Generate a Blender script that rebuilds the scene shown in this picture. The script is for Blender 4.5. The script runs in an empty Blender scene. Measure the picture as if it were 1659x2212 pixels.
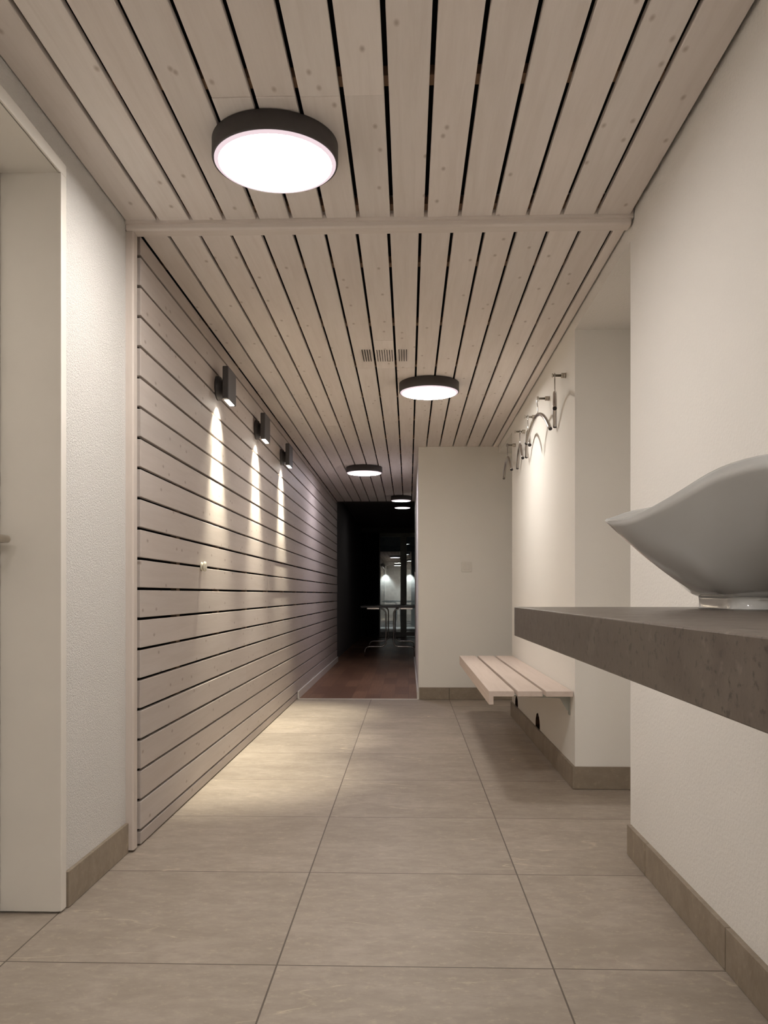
import bpy, bmesh, math, random
from mathutils import Vector, Matrix
R = math.radians
random.seed(7)
S = bpy.context.scene
C = S.collection

# ---------------------------------------------------------------- camera, exposure, world
CAM_H, FOC, YAW = 0.90, 1785.0, 1.70
cd = bpy.data.cameras.new('camera'); cam = bpy.data.objects.new('camera', cd); C.objects.link(cam)
cam.location = (0, 0, CAM_H)
cam.rotation_euler = (R(90), 0, R(YAW))
cd.sensor_fit = 'VERTICAL'; cd.sensor_height = 36.0; cd.sensor_width = 27.0
cd.lens = FOC / 2212.0 * 36.0
cd.shift_x = 0.0
cd.shift_y = (1284.0 - 1106.0) / 2212.0
cd.clip_start = 0.02
S.camera = cam
S.view_settings.view_transform = 'Standard'
S.view_settings.look = 'None'
S.view_settings.gamma = 1.0
S.view_settings.exposure = 0.10
S.view_settings.use_curve_mapping = False
w = bpy.data.worlds.new('night'); S.world = w; w.use_nodes = True
w.node_tree.nodes['Background'].inputs[0].default_value = (0.003, 0.004, 0.006, 1)
w.node_tree.nodes['Background'].inputs[1].default_value = 0.3

LAMP_STRENGTH = 60.0            # the big ceiling lamps
LAMP_COL = (1.0, 0.945, 0.885)
MID_STRENGTH = 52.0
HALL_STRENGTH = 36.0            # the lamp over the parquet
HALL_COL = (0.93, 0.88, 1.0)
SMALL_STRENGTH = 8.0
SCONCE_COL = (1.0, 0.93, 0.74)
SCONCE_W = 9.0

# ---------------------------------------------------------------- materials
class N:
    def __init__(s, name):
        s.m = bpy.data.materials.new(name); s.m.use_nodes = True
        s.t = s.m.node_tree; s.n = s.t.nodes; s.l = s.t.links
        s.p = s.n['Principled BSDF']; s.out = s.n['Material Output']
    def add(s, t, **k):
        x = s.n.new(t)
        for a, b in k.items(): setattr(x, a, b)
        return x
    def link(s, a, b): s.l.new(a, b)
    def val(s, sock, v):
        if hasattr(v, 'links'): s.l.new(v, sock)
        else: sock.default_value = v
    def math(s, op, a, b=0.0, c=0.0):
        x = s.add('ShaderNodeMath', operation=op)
        s.val(x.inputs[0], a); s.val(x.inputs[1], b)
        if op in ('MULTIPLY_ADD',): s.val(x.inputs[2], c)
        return x.outputs[0]
    def mix(s, f, a, b, blend='MIX'):
        x = s.add('ShaderNodeMix', data_type='RGBA', blend_type=blend)
        s.val(x.inputs[0], f); s.val(x.inputs[6], a); s.val(x.inputs[7], b)
        return x.outputs[2]
    def pos(s): return s.add('ShaderNodeNewGeometry').outputs['Position']
    def mapping(s, vec, scale=(1,1,1), loc=(0,0,0), rot=(0,0,0)):
        x = s.add('ShaderNodeMapping'); s.l.new(vec, x.inputs[0])
        s.val(x.inputs[1], loc); x.inputs[2].default_value = rot; x.inputs[3].default_value = scale
        return x.outputs[0]
    def noise(s, vec, scale, detail=3, rough=0.5, dist=0.0):
        x = s.add('ShaderNodeTexNoise'); s.l.new(vec, x.inputs['Vector'])
        x.inputs['Scale'].default_value = scale; x.inputs['Detail'].default_value = detail
        x.inputs['Roughness'].default_value = rough; x.inputs['Distortion'].default_value = dist
        return x.outputs['Fac']
    def ramp(s, f, stops):
        x = s.add('ShaderNodeMapRange'); s.l.new(f, x.inputs[0])
        x.inputs[1].default_value, x.inputs[2].default_value = stops[0], stops[1]
        x.inputs[3].default_value, x.inputs[4].default_value = stops[2], stops[3]
        return x.outputs[0]
    def bump(s, h, strength, dist):
        x = s.add('ShaderNodeBump'); s.l.new(h, x.inputs['Height'])
        x.inputs['Strength'].default_value = strength; x.inputs['Distance'].default_value = dist
        s.l.new(x.outputs[0], s.p.inputs['Normal'])
    def fin(s, col=None, rough=None, metal=None, **k):
        if col is not None: s.val(s.p.inputs['Base Color'], col if hasattr(col, 'links') else (*col, 1))
        if rough is not None: s.val(s.p.inputs['Roughness'], rough)
        if metal is not None: s.p.inputs['Metallic'].default_value = metal
        for a, b in k.items(): s.p.inputs[a.replace('_', ' ')].default_value = b
        return s.m

def simple(name, col, rough=0.5, metal=0.0, var=0.04, scale=8.0, bump=0.0, bscale=80.0):
    n = N(name); p = n.pos()
    f = n.noise(p, scale, 4)
    c = n.mix(n.ramp(f, (0.3, 0.7, 0, 1)), (*[x*(1-var) for x in col], 1), (*[min(1, x*(1+var)) for x in col], 1))
    if bump: n.bump(n.noise(p, bscale, 4), bump, 0.004)
    return n.fin(c, rough, metal)

def plaster(name, col, strength, scale):
    n = N(name); p = n.pos()
    big = n.ramp(n.noise(p, 1.3, 3), (0.3, 0.7, 0, 1))
    c = n.mix(big, (*[x*0.97 for x in col], 1), (*col, 1))
    a = n.noise(p, scale, 5, 0.6)
    b = n.noise(p, scale*0.3, 2, 0.5)
    h = n.math('ADD', n.ramp(a, (0.35, 0.75, 0, 1)), n.math('MULTIPLY', b, 0.6))
    n.bump(h, strength, 0.004)
    return n.fin(c, 0.85, Specular_IOR_Level=0.25)

def wood(name, col, along, knots=True, var=0.10, across=0):
    """whitewashed spruce; along = axis index the grain follows; every board its own offset and tone"""
    n = N(name); p = n.pos(); g = n.add('ShaderNodeNewGeometry'); rnd = g.outputs['Random Per Island']
    off = n.add('ShaderNodeCombineXYZ')
    for i in range(3): n.val(off.inputs[i], n.math('MULTIPLY', rnd, 37.0 + 11*i))
    v = n.add('ShaderNodeVectorMath', operation='ADD'); n.link(p, v.inputs[0]); n.link(off.outputs[0], v.inputs[1])
    sc = [9.0, 9.0, 9.0]; sc[along] = 0.55
    st = n.mapping(v.outputs[0], tuple(sc))
    g1 = n.noise(st, 4.0, 5, 0.6, 0.6)
    g2 = n.noise(st, 22.0, 3, 0.6, 0.2)
    base = (*col, 1)
    dark = (col[0]*0.88, col[1]*0.86, col[2]*0.84, 1)
    c = n.mix(n.ramp(g1, (0.42, 0.72, 0, 0.65)), base, dark)
    c = n.mix(n.ramp(g2, (0.5, 0.8, 0, 0.25)), c, dark)
    tone = n.ramp(rnd, (0, 1, 0, 1))
    c = n.mix(n.math('MULTIPLY', tone, 0.8), c, (1-var*0.5, 1-var*0.8, 1-var*1.0, 1), 'MULTIPLY')
    rr = n.math('FRACT', n.math('MULTIPLY', rnd, 7.31))
    c = n.mix(rr, c, (1-var, 1-var, 1-var, 1), 'MULTIPLY')
    if knots:
        sx = n.add('ShaderNodeSeparateXYZ'); n.link(v.outputs[0], sx.inputs[0]); kc = n.add('ShaderNodeCombineXYZ')
        n.val(kc.inputs[0], n.math('MULTIPLY', sx.outputs[across], 12.0)); n.val(kc.inputs[1], n.math('MULTIPLY', sx.outputs[along], 6.5))
        vo = n.add('ShaderNodeTexVoronoi', voronoi_dimensions='2D'); n.link(kc.outputs[0], vo.inputs['Vector']); vo.inputs['Scale'].default_value = 1.0
        pick = n.add('ShaderNodeSeparateColor'); n.link(vo.outputs['Color'], pick.inputs[0])
        k = n.ramp(vo.outputs['Distance'], (0.025, 0.105, 1, 0))
        k = n.math('MULTIPLY', k, n.math('GREATER_THAN', pick.outputs[0], 0.66))
        c = n.mix(n.math('MULTIPLY', k, 0.7), c, (col[0]*0.45, col[1]*0.38, col[2]*0.33, 1))
    n.bump(n.math('ADD', g1, g2), 0.10, 0.002)
    return n.fin(c, 0.55, Specular_IOR_Level=0.35)

TX0, TY0, TS = -0.3196, 1.9975, 0.668
def tile(name, col, joints=True, gw=0.0042):
    n = N(name); p = n.pos(); s = n.add('ShaderNodeSeparateXYZ'); n.link(p, s.inputs[0])
    ux = n.math('DIVIDE', n.math('SUBTRACT', s.outputs[0], TX0), TS)
    uy = n.math('DIVIDE', n.math('SUBTRACT', s.outputs[1], TY0), TS)
    ix, iy = n.math('FLOOR', ux), n.math('FLOOR', uy)
    fx, fy = n.math('FRACT', n.math('ADD', ux, 50.0)), n.math('FRACT', n.math('ADD', uy, 50.0))
    cid = n.add('ShaderNodeCombineXYZ'); n.link(ix, cid.inputs[0]); n.link(iy, cid.inputs[1])
    wn = n.add('ShaderNodeTexWhiteNoise', noise_dimensions='3D'); n.link(cid.outputs[0], wn.inputs['Vector'])
    sc = n.add('ShaderNodeVectorMath', operation='SCALE'); n.link(wn.outputs['Color'], sc.inputs[0]); sc.inputs['Scale'].default_value = 30
    v = n.add('ShaderNodeVectorMath', operation='ADD'); n.link(p, v.inputs[0]); n.link(sc.outputs[0], v.inputs[1])
    vv = v.outputs[0]
    st = n.mapping(vv, (2.6, 4.6, 4.0), rot=(0, 0, 0.12))
    cl = n.noise(st, 1.5, 9, 0.70, 0.2)
    fine = n.noise(n.mapping(vv, (1, 1.5, 1.2)), 34, 7, 0.75)
    mid = n.noise(n.mapping(vv, (1.2, 2.2, 1.6)), 14, 4, 0.6)
    lite = (*[min(1, x*1.12) for x in col], 1); dk = (col[0]*0.86, col[1]*0.84, col[2]*0.81, 1)
    c = n.mix(n.ramp(cl, (0.36, 0.64, 0, 1)), dk, lite)
    c = n.mix(n.ramp(mid, (0.42, 0.66, 0, 0.55)), c, (col[0]*0.80, col[1]*0.78, col[2]*0.76, 1))
    c = n.mix(n.ramp(fine, (0.54, 0.70, 0, 0.55)), c, (col[0]*1.45, col[1]*1.42, col[2]*1.32, 1))
    # thin pale veins
    vn = n.noise(n.mapping(vv, (0.55, 2.1, 1.2), rot=(0, 0, 0.38)), 1.3, 4, 0.5, 0.12)
    vein = n.ramp(n.math('ABSOLUTE', n.math('SUBTRACT', vn, 0.50)), (0.0, 0.0045, 1, 0))
    gate = n.ramp(n.noise(vv, 4.5, 5, 0.7), (0.48, 0.62, 0, 0.8))
    c = n.mix(n.math('MULTIPLY', vein, gate), c, (col[0]*1.7, col[1]*1.7, col[2]*1.55, 1))
    wv = n.add('ShaderNodeSeparateColor'); n.link(wn.outputs['Color'], wv.inputs[0])
    tv = n.ramp(wv.outputs[0], (0, 1, 0.93, 1.05))
    tc = n.add('ShaderNodeVectorMath', operation='SCALE'); n.link(c, tc.inputs[0]); n.link(tv, tc.inputs['Scale'])
    c = tc.outputs[0]
    h = n.math('ADD', n.math('MULTIPLY', cl, 0.6), n.math('MULTIPLY', mid, 0.5))
    rough = 0.5
    if joints:
        g = gw / TS / 2
        ax = n.math('MINIMUM', fx, n.math('SUBTRACT', 1.0, fx)); ay = n.math('MINIMUM', fy, n.math('SUBTRACT', 1.0, fy))
        grout = n.math('LESS_THAN', n.math('MINIMUM', ax, ay), g)
        c = n.mix(grout, c, (0.105, 0.082, 0.066, 1))
        h = n.math('SUBTRACT', h, n.math('MULTIPLY', grout, 1.5))
    n.bump(n.math('ADD', h, n.math('MULTIPLY', fine, 0.5)), 0.30, 0.003)
    return n.fin(c, rough, Specular_IOR_Level=0.4)

def emit(name, col, strength):
    n = N(name)
    e = n.add('ShaderNodeEmission'); e.inputs[0].default_value = (*col, 1); e.inputs[1].default_value = strength
    n.link(e.outputs[0], n.out.inputs[0]); return n.m

def stone(name):
    n = N(name); p = n.pos()
    a = n.noise(p, 28, 6, 0.65); b = n.noise(p, 95, 5, 0.65)
    c = n.mix(n.ramp(a, (0.35, 0.65, 0, 1)), (0.080, 0.062, 0.050, 1), (0.125, 0.103, 0.084, 1))
    c = n.mix(n.ramp(b, (0.56, 0.64, 0, 0.9)), c, (0.035, 0.025, 0.020, 1))
    c = n.mix(n.ramp(n.noise(p, 60, 3), (0.64, 0.72, 0, 0.5)), c, (0.19, 0.165, 0.14, 1))
    n.bump(n.math('ADD', a, b), 0.10, 0.002)
    return n.fin(c, n.ramp(a, (0.3, 0.7, 0.30, 0.42)), Specular_IOR_Level=0.5)

def parquet(name):
    n = N(name); p = n.pos()
    v = n.mapping(p, (1, 1, 1), rot=(0, 0, R(90)))
    b = n.add('ShaderNodeTexBrick'); n.link(v, b.inputs['Vector'])
    b.offset = 0.37; b.inputs['Scale'].default_value = 1.0
    b.inputs['Brick Width'].default_value = 0.62; b.inputs['Row Height'].default_value = 0.125
    b.inputs['Mortar Size'].default_value = 0.0012; b.inputs['Bias'].default_value = 0.0
    b.inputs['Color1'].default_value = (0.17, 0.085, 0.052, 1); b.inputs['Color2'].default_value = (0.30, 0.165, 0.10, 1)
    b.inputs['Mortar'].default_value = (0.05, 0.025, 0.017, 1)
    g = n.noise(n.mapping(p, (18, 1.2, 1)), 3.0, 4, 0.6, 0.4)
    c = n.mix(n.ramp(g, (0.35, 0.7, 0, 0.5)), b.outputs['Color'], (0.15, 0.072, 0.045, 1))
    return n.fin(c, 0.38)

M = {}
M['plaster_rough'] = plaster('rough_white_plaster', (0.86, 0.835, 0.80), 0.9, 230)
M['plaster'] = plaster('white_plaster', (0.86, 0.835, 0.80), 0.3, 110)
M['plaster_smooth'] = plaster('smooth_white_plaster', (0.86, 0.835, 0.785), 0.12, 200)
PL = (0.84, 0.785, 0.745)  # wall boards' whitewash, lightened in colour to make up for weak indirect light
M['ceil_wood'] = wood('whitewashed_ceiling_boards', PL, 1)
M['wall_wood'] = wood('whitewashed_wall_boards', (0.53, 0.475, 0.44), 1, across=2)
M['trim_wood'] = wood('whitewashed_trim', (0.74, 0.675, 0.625), 0, False, 0.03)
M['post_wood'] = wood('whitewashed_post', (0.60, 0.535, 0.485), 2, False, 0.03)
M['batten'] = simple('raw_batten_wood', (0.30, 0.19, 0.12), 0.8)
M['void'] = simple('dark_fleece_and_slot_shade', (0.006, 0.006, 0.009), 0.95)
M['tile'] = tile('taupe_stone_tiles', (0.365, 0.315, 0.265))
M['skirt'] = tile('taupe_stone_skirting', (0.30, 0.25, 0.195), False)
M['grout'] = simple('grout', (0.10, 0.08, 0.065), 0.9)
M['parquet'] = parquet('brown_parquet')
M['white_paint'] = simple('white_lacquer', (0.66, 0.62, 0.56), 0.35, 0, 0.02)
M['frame_paint'] = simple('white_frame_lacquer', (0.72, 0.685, 0.63), 0.4, 0, 0.015)
M['strip'] = simple('pale_metal_strip', (0.80, 0.76, 0.72), 0.35, 0.25, 0.02)
M['anthracite'] = simple('anthracite_powder_coat', (0.050, 0.044, 0.043), 0.55, 0.0, 0.05, 60)
M['diffuser'] = emit('lamp_diffuser_glow', LAMP_COL, LAMP_STRENGTH)
M['diffuser_rim'] = emit('lamp_diffuser_edge', (1.0, 0.80, 0.84), 0.85)
M['mid_diffuser'] = emit('mid_lamp_glow', LAMP_COL, MID_STRENGTH)
M['hall_diffuser'] = emit('hall_lamp_glow', HALL_COL, HALL_STRENGTH)
M['small_diffuser'] = emit('small_lamp_glow', (1.0, 0.98, 0.98), SMALL_STRENGTH)
M['sconce_led'] = emit('sconce_glow', (1.0, 0.96, 0.86), 14.0)
M['stone'] = stone('dark_speckled_stone')
n_ = N('white_ceramic'); n_.fin((0.58, 0.58, 0.57), 0.07, Coat_Weight=0.6, Coat_Roughness=0.04); M['ceramic'] = n_.m
M['bench_wood'] = wood('pale_bench_slats', (0.70, 0.60, 0.535), 1, False, 0.06)
M['bracket'] = simple('grey_steel', (0.42, 0.43, 0.39), 0.45, 0.3)
M['brushed'] = simple('brushed_steel', (0.48, 0.44, 0.38), 0.28, 1.0, 0.05, 40)
n_ = N('chrome'); n_.fin((0.46, 0.44, 0.43), 0.13, 1.0); M['chrome'] = n_.m
M['black_cap'] = simple('black_rubber', (0.012, 0.009, 0.009), 0.5)
M['cream'] = simple('cream_plastic', (0.70, 0.66, 0.54), 0.35)
M['switch'] = simple('white_switch_plastic', (0.76, 0.73, 0.67), 0.4, 0, 0.01)
M['earth'] = simple('brown_hole_lining', (0.060, 0.030, 0.016), 0.95, 0, 0.5, 40, 0.6, 60)
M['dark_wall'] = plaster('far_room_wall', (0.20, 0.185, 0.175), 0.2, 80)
M['curtain'] = simple('dark_curtain', (0.020, 0.020, 0.022), 0.9)
M['dark_top'] = simple('dark_table_top', (0.018, 0.016, 0.016), 0.3)
M['win_frame'] = simple('grey_window_frame', (0.62, 0.62, 0.54), 0.5)
M['outside'] = simple('outside_render', (0.30, 0.31, 0.31), 0.9, 0, 0.15, 12)
n_ = N('window_glass'); g_ = n_.add('ShaderNodeBsdfGlossy'); g_.inputs['Roughness'].default_value = 0.0; g_.inputs[0].default_value = (0.8, 0.85, 0.85, 1)
t_ = n_.add('ShaderNodeBsdfTransparent'); x_ = n_.add('ShaderNodeMixShader'); x_.inputs[0].default_value = 0.12
n_.link(t_.outputs[0], x_.inputs[1]); n_.link(g_.outputs[0], x_.inputs[2]); n_.link(x_.outputs[0], n_.out.inputs[0]); M['glass'] = n_.m

# ---------------------------------------------------------------- mesh helpers
class MB:
    def __init__(s, *mats):
        s.bm = bmesh.new(); s.mats = list(mats)
    def _mi(s, faces, mi, smooth=False):
        for f in faces: f.material_index = mi; f.smooth = smooth
    def box(s, x0, x1, y0, y1, z0, z1, mi=0, bev=0.0, seg=2):
        vs = [s.bm.verts.new((x, y, z)) for x in (x0, x1) for y in (y0, y1) for z in (z0, z1)]
        q = ((0,1,3,2),(4,6,7,5),(0,4,5,1),(2,3,7,6),(0,2,6,4),(1,5,7,3))
        fs = [s.bm.faces.new([vs[i] for i in f]) for f in q]
        s._mi(fs, mi)
        if bev:
            es = list({e for f in fs for e in f.edges})
            r = bmesh.ops.bevel(s.bm, geom=es, offset=bev, segments=seg, affect='EDGES', profile=0.5)
            s._mi(r['faces'], mi)
        return s
    def prism(s, pts, axis, a0, a1, mi=0, bev=0.0):
        """polygon pts (two coords) extruded along axis ('x','y','z')"""
        def mk(p, a):
            return {'x': (a, p[0], p[1]), 'y': (p[0], a, p[1]), 'z': (p[0], p[1], a)}[axis]
        A = [s.bm.verts.new(mk(p, a0)) for p in pts]; B = [s.bm.verts.new(mk(p, a1)) for p in pts]
        fs = [s.bm.faces.new(A), s.bm.faces.new(B[::-1])]
        n = len(pts)
        side = [s.bm.faces.new((A[i], B[i], B[(i+1) % n], A[(i+1) % n])) for i in range(n)]
        s._mi(fs + side, mi)
        if bev:
            es = list({e for f in fs + side for e in f.edges})
            r = bmesh.ops.bevel(s.bm, geom=es, offset=bev, segments=2, affect='EDGES', profile=0.5); s._mi(r['faces'], mi)
        return side
    def lathe(s, prof, centre, axis='z', n=48, mi=0, smooth=True):
        """prof: (radius, height) list"""
        cx, cy, cz = centre; rings = []
        for r, h in prof:
            ring = []
            for i in range(n):
                a = 2*math.pi*i/n; u, v = r*math.cos(a), r*math.sin(a)
                p = {'z': (cx+u, cy+v, cz+h), 'x': (cx+h, cy+u, cz+v), 'y': (cx+u, cy+h, cz+v)}[axis]
                ring.append(s.bm.verts.new(p))
            rings.append(ring)
        fs = []
        for a, b in zip(rings, rings[1:]):
            for i in range(n): fs.append(s.bm.faces.new((a[i], a[(i+1) % n], b[(i+1) % n], b[i])))
        s._mi(fs, mi, smooth)
        for ring in (rings[0], rings[-1]):
            f = s.bm.faces.new(ring); f.material_index = mi
        return s
    def tube(s, pts, r, n=10, mi=0, cap=True):
        P = [Vector(p) for p in pts]; rings = []
        up = Vector((0.3, 0.2, 1)).normalized(); prev = None
        for i, p in enumerate(P):
            t = (P[min(i+1, len(P)-1)] - P[max(i-1, 0)]).normalized()
            if prev is None:
                u = t.cross(up)
                if u.length < 1e-3: u = t.cross(Vector((1, 0, 0)))
                u.normalize()
            else:
                u = (prev - t*prev.dot(t)).normalized()
            prev = u; v = t.cross(u)
            rings.append([s.bm.verts.new(p + (u*math.cos(2*math.pi*k/n) + v*math.sin(2*math.pi*k/n))*r) for k in range(n)])
        fs = []
        for a, b in zip(rings, rings[1:]):
            for i in range(n): fs.append(s.bm.faces.new((a[i], a[(i+1) % n], b[(i+1) % n], b[i])))
        s._mi(fs, mi, True)
        if cap:
            for ring in (rings[0], rings[-1][::-1]): f = s.bm.faces.new(ring); f.material_index = mi
        return s
    def build(s, name, parent=None, origin=None):
        bmesh.ops.recalc_face_normals(s.bm, faces=s.bm.faces)
        if origin: bmesh.ops.translate(s.bm, verts=s.bm.verts, vec=-Vector(origin))
        me = bpy.data.meshes.new(name); s.bm.to_mesh(me); s.bm.free()
        for m in s.mats: me.materials.append(M[m])
        o = bpy.data.objects.new(name, me); C.objects.link(o)
        if parent: o.parent = parent
        if origin and not parent: o.location = origin
        return o

def struct(o): o['kind'] = 'structure'; return o
def tag(o, label, cat, group=None):
    o['label'] = label; o['category'] = cat
    if group: o['group'] = group
    return o
def thing(name, label, cat, loc=(0, 0, 0), rz=0.0, group=None):
    o = bpy.data.objects.new(name, None); C.objects.link(o); o.location = loc; o.rotation_euler = (0, 0, rz)
    o.empty_display_size = 0.1
    return tag(o, label, cat, group)
def copy_tree(o, parent=None):
    c = o.copy(); C.objects.link(c)
    if parent is not None: c.parent = parent
    for ch in [x for x in bpy.data.objects if x.parent == o]: copy_tree(ch, c)
    return c

# ---------------------------------------------------------------- key dimensions
XL, XP, XR = -0.985, -0.957, 0.770          # plaster left, board face left, plaster right
Z1, Z2 = 2.197, 2.185                       # board undersides, near and far ceiling
def zc(y): return Z2 - (y-2.9)*0.0049       # the far ceiling drops a little with distance
YB, YW, YE, YBACK = 2.850, 7.090, 11.05, -1.70
BH = 0.104                                  # tile skirting height
XC = 0.085                                  # corridor's right wall

# ---------------------------------------------------------------- floor
b = MB('tile'); b.box(-1.9, 1.9, YBACK-0.2, YW, -0.12, 0.0); struct(b.build('floor'))
b = MB('parquet'); b.box(-1.9, 2.5, YW, 17.9, -0.12, 0.0); struct(b.build('floor_hall'))
b = MB('strip'); b.box(-0.945, XC-0.002, YW-0.012, YW+0.012, 0.0, 0.004, bev=0.001); struct(b.build('trim_threshold'))

# ---------------------------------------------------------------- ceiling of boards
def boards(name, edges, y0, y1, z, mat, splits, battens, xa, xb, tilt=0.0):
    b = MB(mat, 'batten', 'void')
    for i, (a, c) in enumerate(edges):
        cuts = [y0] + sorted(splits.get(i, [])) + [y1]
        for p, q in zip(cuts, cuts[1:]):
            dz = random.uniform(-0.0012, 0.0012)
            e0 = 0.0007 if p != y0 else random.uniform(-0.004, 0.0); e1 = 0.0007 if q != y1 else random.uniform(0.0, 0.006)
            b.box(a, c, p+e0, q-e1, z+dz, z+0.019+dz, 0, bev=0.0022, seg=2)
    for yb in battens: b.box(xa, xb, yb-0.022, yb+0.022, z+0.021, z+0.046, 1)
    b.box(xa, xb, y0, y1, z+0.075, z+0.10, 2)
    for v in b.bm.verts: v.co.z -= (v.co.y-2.9)*tilt
    return struct(b.build(name))
g1 = [-0.869 + 0.1160*k for k in range(14)]
e1 = [(XL+0.004, g1[0]-0.006)] + [(g1[k]+0.0062, g1[k+1]-0.0062) for k in range(13)] + [(g1[13]+0.006, XR-0.014)]
sp1 = {4: [2.146], 5: [2.146], 6: [2.146], 7: [2.146], 2: [0.6], 9: [0.9], 11: [1.1]}
boards('ceiling', e1, YBACK, YB-0.004, Z1, 'ceil_wood', sp1, [-1.2, -0.5, 0.2, 0.9, 1.50, 2.12, 2.815], XL, XR)
g2 = [-0.860 + 0.1127*k for k in range(15)]
e2 = [(XP+0.004, g2[0]-0.0056)] + [(g2[k]+0.0056, g2[k+1]-0.0056) for k in range(14)] + [(g2[14]+0.0056, XR-0.008)]
sp2 = {6: [4.16, 4.66], 7: [4.16, 4.66], 8: [4.16, 4.66], 9: [5.45], 3: [6.2], 12: [5.0]}
boards('ceiling_far', e2, YB+0.045, YE, Z2, 'ceil_wood', sp2, [3.27, 3.98, 4.69, 5.40, 6.11, 6.82, 7.53, 8.24, 8.95, 9.66, 10.4], XP-0.03, XR, 0.0049)

# trim beam across the ceiling and the post down the left wall
b = MB('trim_wood'); b.box(XL+0.001, XR-0.003, YB-0.010, YB+0.012, 2.186, 2.30)
b.prism([(YB-0.002, 2.192), (YB-0.002, 2.172), (YB+0.004, 2.166), (YB+0.05, 2.166), (YB+0.05, 2.192)], 'x', XL+0.001, XR-0.008, 0, 0.0015)
struct(b.build('trim_1'))
b = MB('post_wood'); b.prism([(XL-0.03, YB), (-0.961, YB), (XP, YB+0.004), (XP, YB+0.040), (XL-0.03, YB+0.040)], 'z', 0.008, 2.166, 0, 0.0015)
struct(b.build('trim_2'))
b = MB('void'); b.box(-1.9, -1.02, YB, YB+0.04, 0, 2.3); struct(b.build('wall_left_core'))

# boarded left wall
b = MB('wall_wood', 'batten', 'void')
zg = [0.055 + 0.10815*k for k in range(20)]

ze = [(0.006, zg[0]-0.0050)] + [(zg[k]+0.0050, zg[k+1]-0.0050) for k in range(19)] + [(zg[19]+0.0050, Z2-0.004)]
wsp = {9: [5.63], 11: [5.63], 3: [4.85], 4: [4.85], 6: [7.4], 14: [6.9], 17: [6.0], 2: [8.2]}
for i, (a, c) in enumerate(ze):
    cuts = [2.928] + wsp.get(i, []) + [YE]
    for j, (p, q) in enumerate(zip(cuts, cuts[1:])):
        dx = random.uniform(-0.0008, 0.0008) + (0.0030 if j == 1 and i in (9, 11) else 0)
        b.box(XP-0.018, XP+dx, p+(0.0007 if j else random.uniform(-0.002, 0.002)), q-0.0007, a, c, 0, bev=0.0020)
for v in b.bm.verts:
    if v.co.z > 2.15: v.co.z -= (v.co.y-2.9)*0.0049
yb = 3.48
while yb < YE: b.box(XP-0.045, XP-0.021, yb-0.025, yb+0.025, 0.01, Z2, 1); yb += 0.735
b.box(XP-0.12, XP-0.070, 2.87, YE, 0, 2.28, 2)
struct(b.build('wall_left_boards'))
b = MB('frame_paint'); b.box(XP+0.001, XP+0.015, YW-0.004, YE, 0, 0.066, bev=0.003); struct(b.build('baseboard_hall_left'))
b = MB('frame_paint'); b.box(XC-0.013, XC-0.001, YW+0.002, YE, 0, 0.066, bev=0.003); struct(b.build('baseboard_hall_right'))

# left plaster wall with the door opening
DY0, DY1, DH = 1.36, 2.300, 2.089
b = MB('plaster_rough')
b.box(-1.25, XL, YBACK, DY0, 0, 2.30); b.box(-1.25, XL, DY1+0.012, YB, 0, 2.30); b.box(-1.25, XL, DY0, DY1+0.012, DH+0.012, 2.30)
struct(b.build('wall_left'))
# wall behind the door opening, back wall, right side
b = MB('plaster'); b.box(-1.9, -1.8, YBACK, YB, 0, 2.30); struct(b.build('wall_side_room'))
b = MB('plaster'); b.box(-1.9, 1.9, YBACK-0.15, YBACK, 0, 2.35); struct(b.build('wall_back'))

# right plaster wall: near part, band above the openings, the piece with the hooks
b = MB('plaster')
b.box(XR, 1.12, YBACK, 2.892, 0, 2.30); b.box(XR, 1.50, 2.892, 3.850, 2.125, 2.30)
b.box(1.12, 1.20, YBACK, 3.850, 0, 2.30)
struct(b.build('wall_right'))
b = MB('plaster_smooth', 'earth')
def hole(ya, yb, zt):
    P = []
    for k in range(13):
        t = math.pi*k/12
        P.append(((ya+yb)/2 - (yb-ya)/2*math.cos(t)*(1+0.06*math.sin(5*t)), 0.085 + (zt-0.085)*(math.sin(t)**0.6)*(1+0.04*math.sin(9*t+1))))
    return [(ya, 0.0)] + P + [(yb, 0.0)]
outline = [(3.850, 2.30), (3.850, 0)] + hole(4.875, 5.034, 0.192) + hole(5.845, 5.99, 0.178) + [(6.170, 0), (6.170, 2.30)]
side = b.prism(outline, 'x', XR, XR+0.05, 0)
for f in side:
    c = f.calc_center_median()
    if 4.8 < c.y < 6.05 and 0.01 < c.z < 0.25: f.material_index = 1
b.box(XR+0.048, XR+0.0498, 4.868, 5.041, 0.05, 0.21, 1); b.box(XR+0.048, XR+0.0498, 5.838, 5.997, 0.05, 0.20, 1)
b.box(XR+0.05, 1.60, 3.850, 6.170, 0, 2.30); b.box(XR, 1.60, 6.170, YW, 2.106, 2.30)
struct(b.build('wall_hooks'))
b = MB('plaster_smooth'); b.box(XC, 2.2, YW, YE, 0, 2.40); b.box(1.60, 1.7, 3.85, YW, 0, 2.4); struct(b.build('wall_end'))

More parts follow.
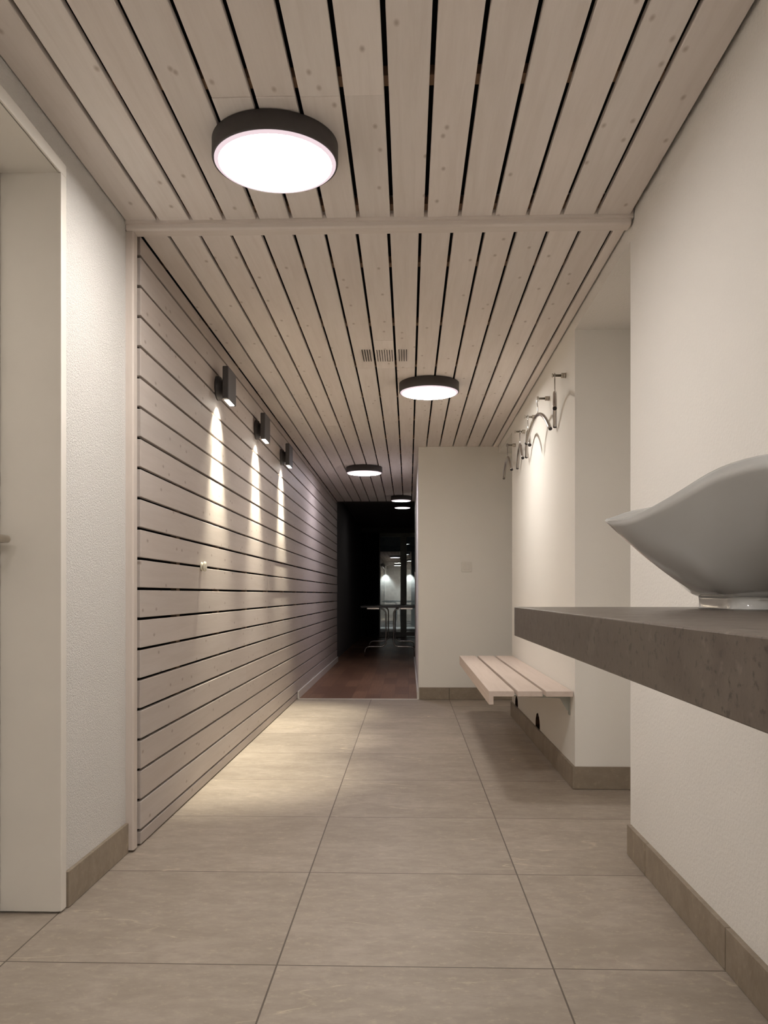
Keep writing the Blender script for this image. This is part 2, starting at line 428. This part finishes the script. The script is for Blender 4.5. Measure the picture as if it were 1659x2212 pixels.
# tile skirting
def skirt_y(name, x0, x1, y0, y1, joints, lip):
    b = MB('skirt', 'grout'); cuts = [y0] + [j for j in joints if y0 < j < y1] + [y1]
    for p, q in zip(cuts, cuts[1:]): b.box(x0, x1, p+(0.0014 if p != y0 else 0), q-(0.0014 if q != y1 else 0), 0.0015, BH, 0, bev=0.001)
    m = (x0+x1)/2
    if lip > 0: b.box(m, x1-0.002, y0+0.003, y1-0.003, 0.0, BH-0.002, 1)
    else: b.box(x0+0.002, m, y0+0.003, y1-0.003, 0.0, BH-0.002, 1)
    return struct(b.build(name))
J = [TY0+TS*k for k in range(-6, 8)]
skirt_y('baseboard_left', XL-0.002, -0.974, DY1+0.042, YB-0.002, [], -1)
skirt_y('baseboard_left_near', XL-0.002, -0.974, YBACK, DY0-0.03, J, -1)
skirt_y('baseboard_right', 0.756, XR+0.001, YBACK, 2.885, J, 1)
skirt_y('baseboard_hooks', 0.757, XR+0.001, 3.8505, 6.165, J, 1)
b = MB('skirt', 'grout'); b.box(0.757, 1.12, 3.838, 3.850, 0.0015, BH, bev=0.001); struct(b.build('baseboard_recess'))
b = MB('skirt', 'grout'); cuts = [XC+0.004, TX0+TS, TX0+2*TS, 1.60]
for p, q in zip(cuts, cuts[1:]): b.box(p+0.0015, q-0.0015, YW-0.011, YW, 0.0015, BH, bev=0.001)
b.box(XC+0.006, 1.6, YW-0.005, YW, 0, BH-0.002, 1); struct(b.build('baseboard_end'))

# ---------------------------------------------------------------- door in the left wall
d = bpy.data.objects.new('door_1', None); C.objects.link(d); d.location = (-1.152, DY1, 0); struct(d)
b = MB('frame_paint')                       # steel frame: jamb, head and the narrow lips on the corridor side
b.box(-1.152, XL-0.002, DY1, DY1+0.012, 0.006, DH+0.012); b.box(-1.152, XL+0.001, DY0, DY1, DH, DH+0.012, bev=0.001)
b.box(-1.152, XL+0.001, DY0-0.012, DY0, 0.006, DH+0.012, bev=0.001)
b.box(XL-0.004, XL+0.007, DY1, DY1+0.036, 0.006, DH, bev=0.002); b.box(XL-0.004, XL+0.007, DY0-0.036, DY1+0.036, DH, DH+0.036, bev=0.002)
b.box(XL-0.004, XL+0.007, DY0-0.036, DY0, 0.006, DH, bev=0.002)
b.build('door_frame', d, (-1.152, DY1, 0))
b = MB('white_paint'); b.box(-1.196, -1.156, DY0+0.006, DY1-0.006, 0.008, DH-0.005, bev=0.002)
leaf = b.build('door_leaf', d, (-1.152, DY1, 0))
b = MB('brushed')
hx, hy, hz = -1.156, DY1-0.055, 1.052
b.lathe([(0.026, 0.0), (0.026, 0.008), (0.024, 0.010)], (hx, hy, hz), 'x', 32)
pts = [(hx+0.006, hy, hz), (hx+0.038, hy, hz)]
for k in range(1, 7):
    t = R(90)*k/6; pts.append((hx+0.038+0.018*math.sin(t), hy-0.018*(1-math.cos(t)), hz))
pts += [(hx+0.056, hy-0.06, hz), (hx+0.056, hy-0.13, hz)]
b.tube(pts, 0.0105, 16); b.build('door_handle', leaf, (-1.152, DY1, 0))
b = MB('brushed'); b.lathe([(0.026, 0.0), (0.026, 0.007), (0.024, 0.009)], (hx, hy, 0.965), 'x', 32); b.box(hx+0.009, hx+0.02, hy-0.005, hy+0.005, 0.953, 0.974)
b.build('lock_plate', leaf, (-1.152, DY1, 0))

# ---------------------------------------------------------------- ceiling lamps
def ceiling_lamp(x, y, z, r, h, glow, label, edge='diffuser_rim'):
    t = thing('ceiling_lamp', label, 'lamp', (x, y, z-h), group='round dark-rimmed lamps along the ceiling')
    b = MB('anthracite'); b.lathe([(r-0.004, h), (r, h-0.002), (r, 0.004), (r-0.0015, 0.0), (r-0.006, 0.0), (r-0.006, 0.010), (0.01, 0.010)], (0, 0, 0), 'z', 72)
    b.build('housing', t)
    b = MB(edge); b.lathe([(r-0.0063, 0.009), (r-0.0063, -0.001), (r-0.009, -0.004), (r-0.018, -0.005), (r-0.018, 0.004)], (0, 0, 0), 'z', 72); b.build('diffuser_edge', t)
    b = MB(glow); b.lathe([(r-0.0183, 0.006), (r-0.0183, -0.0052), (0.01, -0.0060)], (0, 0, 0), 'z', 72); b.build('diffuser', t)
    return t
ceiling_lamp(-0.383, 2.370, Z1-0.001, 0.180, 0.054, 'diffuser', 'large round ceiling lamp with anthracite rim on the near ceiling, biggest in view')
ceiling_lamp(0.124, 4.990, zc(4.990)-0.001, 0.180, 0.057, 'mid_diffuser', 'round ceiling lamp with anthracite rim just beyond the slotted ceiling vent')
ceiling_lamp(-0.438, 8.170, zc(8.170)-0.001, 0.178, 0.057, 'hall_diffuser', 'round ceiling lamp over the start of the parquet, left of the white end wall')
ceiling_lamp(-0.094, 10.49, zc(10.49)-0.001, 0.130, 0.057, 'small_diffuser', 'small round ceiling lamp at the dark end of the board ceiling, upper of the two')
ceiling_lamp(-0.095, 12.90, 2.309, 0.130, 0.057, 'small_diffuser', 'small round ceiling lamp in the dark room, lowest in the picture')
ceiling_lamp(-0.45, -0.45, Z1-0.001, 0.180, 0.054, 'diffuser', 'added fill lamp behind the viewpoint, out of view, on the left')  # added out of view to brighten the near room
ceiling_lamp(0.35, -0.45, Z1-0.001, 0.180, 0.054, 'diffuser', 'added fill lamp behind the viewpoint, out of view, on the right')  # second added fill lamp, unseen, for the same near-room light

# ---------------------------------------------------------------- wall sconces
def sconce(y, label):
    t = thing('wall_sconce', label, 'lamp', (XP, y, 1.93), group='anthracite sconces on the board wall')
    b = MB('anthracite'); b.lathe([(0.060, 0.0005), (0.060, 0.014), (0.054, 0.017), (0.054, 0.022), (0.040, 0.024), (0.036, 0.048)], (0, 0, 0), 'x', 40); b.build('wall_base', t)
    b = MB('anthracite')
    x0, x1, y0, y1, z0, z1 = 0.047, 0.077, -0.092, 0.092, -0.076, 0.088
    b.box(x0, x1, y0, y1, z0+0.004, z1, bev=0.005, seg=3)
    b.build('lamp_body', t)
    b = MB('sconce_led'); b.box(x0+0.004, x1-0.004, y0+0.03, y1-0.03, z0+0.0015, z0+0.0056, bev=0.001); b.build('light_slot', t)
    for nm, ang, bl, wt, sz in (('spot_beam', 56, 1.0, 19.0, 0.012), ('spot_wash', 100, 0.8, 2.0, 0.010)):
        ld = bpy.data.lights.new(nm, 'SPOT'); ld.energy = SCONCE_W*wt; ld.color = SCONCE_COL; ld.spot_size = R(ang); ld.spot_blend = bl; ld.shadow_soft_size = sz
        lo = bpy.data.objects.new(nm, ld); C.objects.link(lo); lo.parent = t; lo.location = (0.062, 0, z0-0.014)
        lo.rotation_euler = (0, R(2) if nm == 'spot_beam' else R(30), 0)
    return t
sconce(4.105, 'nearest anthracite box sconce on the left board wall')
sconce(5.145, 'middle anthracite box sconce on the left board wall')
sconce(6.175, 'farthest anthracite box sconce on the left board wall')

# small knob on the boards
t = thing('coat_peg', 'small cream round peg on the left board wall below the first sconce', 'peg', (XP, 3.79, 1.029))
b = MB('cream'); b.lathe([(0.0205, 0.0005), (0.020, 0.005), (0.012, 0.007), (0.011, 0.011)], (0, 0, 0), 'x', 24); b.build('stem', t)
b = MB('cream'); b.lathe([(0.011, 0.0105), (0.021, 0.012), (0.0235, 0.016), (0.022, 0.021), (0.013, 0.024)], (0, 0, 0), 'x', 32); b.build('knob_head', t)

# ceiling vent: dark strips on three boards imitate the shade inside its slots
t = thing('ceiling_vent', 'vent of fine dark strips standing in for shaded slots in the ceiling boards before the second lamp', 'vent', (-0.02, 4.41, zc(4.41)))
xs = [-0.243 + 0.0132*k for k in range(5)][:4] + [-0.166 + 0.0132*k for k in range(7)] + [-0.050 + 0.0132*k for k in range(4)]
for i, x in enumerate(xs):
    b = MB('void'); b.box(x-0.0017, x+0.0017, 4.315, 4.52, zc(4.41)-0.0028, zc(4.41)+0.004); b.build('slot_shade', t, (-0.02, 4.41, zc(4.41)))

# light switch on the end wall
t = thing('light_switch', 'square white light switch on the pale end wall', 'switch', (0.497, YW, 1.135))
b = MB('switch'); b.box(-0.044, 0.044, -0.008, -0.0004, -0.044, 0.044, bev=0.003)
b.build('cover_frame', t)
b = MB('switch'); b.box(-0.024, 0.024, -0.012, -0.008, -0.024, 0.024, bev=0.0015); b.build('rocker', t)
t = thing('light_switch', 'small white switch seen edge-on at the corner into the dark hall', 'switch', (XC, 10.0, 1.13))
b = MB('switch'); b.box(-0.012, -0.0004, -0.044, 0.044, -0.044, 0.044, bev=0.003); b.build('cover_frame', t)

# ---------------------------------------------------------------- coat hooks and hangers
HK = [(4.075, 'nearest'), (4.550, 'second'), (5.020, 'third'), (5.475, 'fourth'), (5.965, 'farthest')]
def make_hook(y, w):
    t = thing('coat_hook', '', 'hook', (XR, y, 1.973), group='steel coat hooks on the right wall')
    b = MB('brushed'); b.lathe([(0.0125, -0.0004), (0.0125, -0.012), (0.0105, -0.0125), (0.0105, -0.014), (0.0125, -0.0145), (0.0125, -0.021), (0.010, -0.023)], (0, 0, 0), 'x', 28); b.build('wall_rosette', t)
    b = MB('brushed'); b.lathe([(0.0062, -0.021), (0.0062, -0.062), (0.0105, -0.063), (0.0105, -0.068), (0.009, -0.069)], (0, 0, 0), 'x', 24); b.build('peg', t)
    return t
def make_hanger():
    t = thing('clothes_hanger', '', 'hanger', group='chrome hangers on the coat hooks')
    b = MB('chrome'); pts = []
    for k in range(22):                      # open hook over the peg, then a wavy shank
        a = R(-35 + 215*k/21); pts.append((0, 0.017*math.cos(a)*-1, 0.0095 - 0.017 + 0.017*math.sin(a) - 0.0))
    pts = [(0, -0.017*math.cos(R(-40)), -0.0075 + 0.017*math.sin(R(-40)))] + pts[1:]
    pts += [(0, 0.0165, -0.016), (0, 0.013, -0.028), (0, 0.006, -0.040), (0, 0.001, -0.052), (0, 0, -0.070), (0, 0, -0.088)]
    b.tube(pts, 0.0027, 8); b.build('hook_wire', t)
    arc = []
    for k in range(33):
        s = -1 + 2*k/32
        drop = 0.115*(1-math.cos(min(abs(s)*1.9, 1.9)))/(1-math.cos(1.9)) if abs(s) < 1 else 0.115
        arc.append((0, 0.215*s, -0.090 - 0.118*(abs(s)**1.9)))
    b = MB('chrome'); b.tube(arc, 0.0098, 14); b.build('shoulder_tube', t)
    for e in (0, -1):
        p, q = Vector(arc[e]), Vector(arc[1 if e == 0 else -2]); dr = (p-q).normalized()
        b = MB('black_cap'); b.tube([p + dr*0.0002, p + dr*0.003], 0.0100, 14); b.build('end_cap', t)
    return t
hook0 = make_hook(*HK[0]); hang0 = make_hanger()
HD = [(0.717, -10.0), (0.708, 8.5), (0.722, -5.5), (0.735, -3.0), (0.712, 0.5)]
for i, (y, wd) in enumerate(HK):
    h = hook0 if i == 0 else copy_tree(hook0); h.location = (XR, y, 1.973)
    h['label'] = {0: 'nearest steel coat hook on the right wall', 1: 'second nearest steel coat hook on the right wall', 2: 'middle steel coat hook on the right wall, third from the near edge',
                  3: 'fourth steel coat hook on the right wall', 4: 'farthest steel coat hook, at the far edge of the right wall'}[i]
    g = hang0 if i == 0 else copy_tree(hang0); g.location = (HD[i][0], y, 1.973+0.0063-0.0085+0.0026); g.rotation_euler = (0, 0, R(HD[i][1]))
    g['label'] = {0: 'chrome hanger on the nearest hook, seen almost edge-on', 1: 'chrome hanger on the second hook, turned to show its wide arch', 2: 'chrome hanger on the middle hook, half hidden behind the wide arched one',
                  3: 'chrome hanger on the fourth hook, narrow arch left of the hidden one', 4: 'chrome hanger on the farthest hook, leftmost of the row'}[i]

# ---------------------------------------------------------------- wall bench
BX, BY, BZ = XR, 3.87, 0.449
t = thing('wall_bench', 'pale wooden slatted bench on a steel bracket fixed to the right wall', 'bench', (BX, BY, 0))
BO = (BX, BY, 0); BL = 6.10
b = MB('bench_wood'); b.box(0.375, 0.493, BY, BL, BZ-0.026, BZ, bev=0.0025); b.box(0.375, 0.397, BY+0.0005, BL-0.0005, BZ-0.064, BZ-0.024, bev=0.0025); b.build('front_slat', t, BO)
b = MB('bench_wood'); b.box(0.509, 0.625, BY, BL, BZ-0.026, BZ, bev=0.0025); b.build('slat', t, BO)
b = MB('bench_wood'); b.box(0.641, 0.7665, BY, BL, BZ-0.026, BZ, bev=0.0025); b.build('slat', t, BO)
for yb in (BY+0.10, BL-0.30):
    b = MB('bracket')
    b.box(0.47, XR-0.0005, yb-0.022, yb+0.022, BZ-0.031, BZ-0.0265, bev=0.001)
    b.box(XR-0.0055, XR-0.0005, yb-0.013, yb+0.013, 0.325, BZ-0.029, bev=0.001)
    b.prism([(0.47, BZ-0.031), (XR-0.005, BZ-0.031), (XR-0.005, 0.345), (0.757, 0.345), (0.722, BZ-0.045), (0.50, BZ-0.036)], 'y', yb-0.0015, yb+0.0015)
    b.lathe([(0.004, 0.0), (0.004, -0.002)], (XR-0.0055, yb, 0.333), 'x', 12)
    b.build('bracket', t, BO)

# ---------------------------------------------------------------- worktop and basin
SY, SX, SZ, ST = 1.727, 0.220, 0.874, 0.060
b = MB('stone'); b.box(SX, XR-0.0006, 0.15, SY, SZ-ST, SZ, bev=0.0016)
tag(b.build('stone_worktop'), 'dark speckled stone worktop fixed to the right wall in the foreground', 'worktop')

def unproj(px, py, Y):
    a = R(YAW); fx, fy = -math.sin(a), math.cos(a); rx, ry = math.cos(a), math.sin(a)
    u, v = (px-829.5)/FOC, (py-1284.0)/FOC
    dx, dy = fx+rx*u, fy+ry*u; s = Y/dy
    return (dx*s, Y, CAM_H - v*s)
YC = 1.50
near = [unproj(*q) for q in [(1306,1121,1.50),(1322,1121.5,1.478),(1337,1120,1.458),(1371,1110,1.418),(1399,1096,1.385),(1428.5,1080,1.352),(1458,1063,1.320),(1483,1048,1.293),(1513,1027,1.262),(1551,1007,1.225),(1574,998,1.204),(1621,985,1.163),(1659,975,1.130)]]
near += [(0.545, 1.095, 1.092), (0.595, 1.085, 1.082), (0.645, 1.100, 1.070), (0.690, 1.150, 1.058), (0.722, 1.240, 1.047), (0.738, 1.360, 1.040), (0.742, 1.500, 1.038)]
def resample(P, n, ease=1.0):
    P = [Vector(p) for p in P]; L = [0]
    for a, c in zip(P, P[1:]): L.append(L[-1] + (c-a).length)
    out = []
    for i in range(n):
        d_ = L[-1]*((i/(n-1))**ease); k = 0
        while k < len(P)-2 and L[k+1] < d_: k += 1
        f_ = (d_-L[k])/(L[k+1]-L[k]); out.append(P[k].lerp(P[k+1], f_))
    return out
far_ = [unproj(*q) for q in [(1306,1121,1.50),(1322,1114,1.515),(1340,1107,1.532),(1362,1101.5,1.552),(1394,1096,1.582),(1440,1090,1.620)]]
far_ += [(0.560, 1.668, 1.074), (0.620, 1.685, 1.068), (0.675, 1.672, 1.058), (0.715, 1.625, 1.048), (0.735, 1.565, 1.041), (0.742, 1.500, 1.038)]
NH = 40
def smooth(P, n=2):
    for _ in range(n): P = [P[0]] + [(P[i-1] + P[i]*2 + P[i+1])/4 for i in range(1, len(P)-1)] + [P[-1]]
    return P
half = smooth(resample(near, NH, 1.35)); half2 = smooth(resample(far_, NH, 1.35))
FX0, FX1, FYH = 0.541, 0.715, 0.120
fp = [(FX0, YC, 0)]
cr = 0.035
for k in range(7):
    a = R(180 + 90*k/6); fp.append((FX0+cr+cr*math.cos(a), YC-FYH+cr+cr*math.sin(a), 0))
for k in range(7):
    a = R(270 + 90*k/6); fp.append((FX1-cr+cr*math.cos(a), YC-FYH+cr+cr*math.sin(a), 0))
fp.append((FX1, YC, 0))
fhalf = resample(fp, NH, 1.0)
rim = half + half2[-2:0:-1]
foot = fhalf + [Vector((p.x, YC+(YC-p.y)*0.7, p.z)) for p in fhalf[-2:0:-1]]
NR = len(rim); ctr = Vector((0.60, YC, 0))
def section(s, i):
    r_, f_ = rim[i], foot[i]; tt = min(i, NR-i)/(NR/2)
    p = 1.35 + 0.35*min(1, tt*1.5)
    z0 = SZ + 0.0215
    return Vector((f_.x + (r_.x-f_.x)*s, f_.y + (r_.y-f_.y)*s, z0 + (r_.z-0.003-z0)*(s**p)))
def toward(p, dist, dz):
    dist = min(dist, 0.55*abs(p.y-YC)+0.002)
    v = Vector((ctr.x-p.x, (ctr.y-p.y), 0)); L_ = v.length; v.normalize(); return Vector((p.x+v.x*min(dist, L_*.8), p.y+v.y*min(dist, L_*.8), p.z+dz))
t = thing('wash_basin', 'white glazed pointed vessel basin standing on the stone worktop', 'basin', (0.60, YC, SZ))
bo = MB('ceramic'); bm = bo.bm; rings = []
rings.append([Vector((foot[i].x, foot[i].y, SZ+0.0215)).lerp(Vector((ctr.x, ctr.y, SZ+0.0215)), 0.12) for i in range(NR)])
for k in range(0, 15): rings.append([section((k/14)**0.85, i) for i in range(NR)])
for q_, dz_ in ((0.0012, 0.0022), (0.0036, 0.0046), (0.0070, 0.0058), (0.0105, 0.0050), (0.0125, 0.0020)): rings.append([toward(section(1.0, i), q_, dz_-0.003) for i in range(NR)])
for k in range(1, 9):
    s_ = 1 - k/9*0.85
    rings.append([toward(section(s_, i), 0.013, 0.007) for i in range(NR)])
VR = [[bm.verts.new(p) for p in ring] for ring in rings]
for a, c in zip(VR, VR[1:]):
    for i in range(NR):
        f = bm.faces.new((a[i], a[(i+1) % NR], c[(i+1) % NR], c[i])); f.smooth = True
f = bm.faces.new(VR[0]); f = bm.faces.new(VR[-1]); f.smooth = True
bo.build('bowl', t, (0.60, YC, SZ))
bo = MB('ceramic'); bm = bo.bm; rings = []
for s_, z_ in ((1.0, 0.0004), (1.0, 0.0025), (0.985, 0.004), (0.985, 0.016), (1.0, 0.0225)):
    rings.append([bm.verts.new((ctr.x+(foot[i].x-ctr.x)*s_, ctr.y+(foot[i].y-ctr.y)*s_, SZ+z_)) for i in range(NR)])
for a, c in zip(rings, rings[1:]):
    for i in range(NR): f = bm.faces.new((a[i], a[(i+1) % NR], c[(i+1) % NR], c[i])); f.smooth = True
bm.faces.new(rings[0]); bm.faces.new(rings[-1])
bo.build('foot', t, (0.60, YC, SZ))

# ---------------------------------------------------------------- the dark room at the end
RZ = 2.31
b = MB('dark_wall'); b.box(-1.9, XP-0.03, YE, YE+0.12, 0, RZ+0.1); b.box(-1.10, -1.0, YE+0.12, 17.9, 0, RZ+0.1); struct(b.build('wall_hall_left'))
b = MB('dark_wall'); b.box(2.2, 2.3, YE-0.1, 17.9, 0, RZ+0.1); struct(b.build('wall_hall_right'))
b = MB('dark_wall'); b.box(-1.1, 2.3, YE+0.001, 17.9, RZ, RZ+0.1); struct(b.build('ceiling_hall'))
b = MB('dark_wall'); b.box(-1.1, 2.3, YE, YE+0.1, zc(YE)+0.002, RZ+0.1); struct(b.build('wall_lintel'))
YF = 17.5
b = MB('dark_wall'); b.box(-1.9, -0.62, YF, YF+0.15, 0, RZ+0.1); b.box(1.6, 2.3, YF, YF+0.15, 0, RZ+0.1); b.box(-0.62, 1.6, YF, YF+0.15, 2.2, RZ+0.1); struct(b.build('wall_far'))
wn = bpy.data.objects.new('window_1', None); C.objects.link(wn); wn.location = (0, YF+0.05, 0); struct(wn)
b = MB('win_frame')
for x0, x1 in ((-0.66, -0.60), (-0.17, -0.04), (0.72, 0.82), (1.55, 1.61)): b.box(x0, x1, YF+0.01, YF+0.07, 0, 2.2, bev=0.004)
b.box(-0.6, -0.17, YF+0.012, YF+0.068, 0.0, 0.10); b.box(-0.04, 1.6, YF+0.012, YF+0.068, 0.02, 0.10); b.box(-0.6, 1.6, YF+0.012, YF+0.068, 2.12, 2.2)
b.build('window_frame', wn, (0, YF+0.05, 0))
b = MB('glass'); b.box(-0.60, -0.17, YF+0.036, YF+0.044, 0.10, 2.12); b.box(-0.04, 0.72, YF+0.036, YF+0.044, 0.10, 2.12); b.box(0.82, 1.55, YF+0.036, YF+0.044, 0.10, 2.12)
b.build('pane', wn, (0, YF+0.05, 0))
b = MB('curtain')
P = [(-0.985 + 0.37*k/60, YF-0.14 + 0.022*math.sin(k*0.9)) for k in range(61)]
b.prism(P + [(p[0], p[1]+0.006) for p in P[::-1]], 'z', 0.03, 2.2)
tag(b.build('curtain'), 'dark floor-length curtain left of the far window', 'curtain')
# outside: a rendered wall with two down-lights
b = MB('outside'); b.box(-3.0, 3.0, 24.0, 24.2, -0.1, 3.0); struct(b.build('wall_outside'))
b = MB('outside'); b.box(-3.0, 3.0, 17.9, 24.0, -0.15, -0.05); struct(b.build('floor_outside'))
def outlight(x, label):
    t = thing('outdoor_light', label, 'lamp', (x, 24.0, 1.64), group='outdoor lights beyond the far window')
    b = MB('anthracite'); b.box(-0.07, 0.07, -0.10, -0.001, -0.02, 0.09, bev=0.006); b.build('lamp_body', t)
    ld = bpy.data.lights.new('spot_beam', 'SPOT'); ld.energy = 45; ld.color = (0.93, 1.0, 0.96); ld.spot_size = R(80); ld.spot_blend = 0.6; ld.shadow_soft_size = 0.02
    lo = bpy.data.objects.new('spot_beam', ld); C.objects.link(lo); lo.parent = t; lo.location = (0, -0.11, -0.03)
outlight(-0.665, 'outdoor wall light glowing behind the left window pane')
outlight(0.035, 'outdoor wall light glowing behind the right window pane')

# table
TXc, TYn, TYf = -0.272, 12.0, 13.45
t = thing('dining_table', 'dark-topped table on chrome tube legs in the dark room', 'table', (TXc, 12.7, 0))
TO = (TXc, 12.7, 0)
b = MB('dark_top'); b.box(TXc-0.42, TXc+0.42, 11.93, 13.55, 0.705, 0.735, bev=0.003); b.build('table_top', t, TO)
for yy in (TYn, TYf):
    for sg in (-1, 1):
        x0 = TXc + sg*0.056; pts = []
        def arcp(cx, cz, r_, a0, a1, n=8):
            return [(cx + sg*r_*math.cos(R(a0+(a1-a0)*k/n)), yy, cz + r_*math.sin(R(a0+(a1-a0)*k/n))) for k in range(n+1)]
        pts = [(TXc+sg*0.13, yy, 0.690)] + arcp(x0+sg*0.07, 0.620, 0.07, 90, 180) + arcp(x0+sg*0.07, 0.215, 0.07, 180, 270) + arcp(TXc+sg*0.30, 0.078, 0.062, 90, 0) + [(TXc+sg*0.362, yy, 0.0)]
        b = MB('chrome'); b.tube(pts, 0.0105, 12); b.build('leg', t, TO)
    for xa, xb in ((TXc-0.33, TXc-0.155), (TXc+0.155, TXc+0.33)):
        b = MB('chrome'); b.box(xa, xb, yy-0.012, yy+0.012, 0.685, 0.7045); b.build('rail', t, TO)
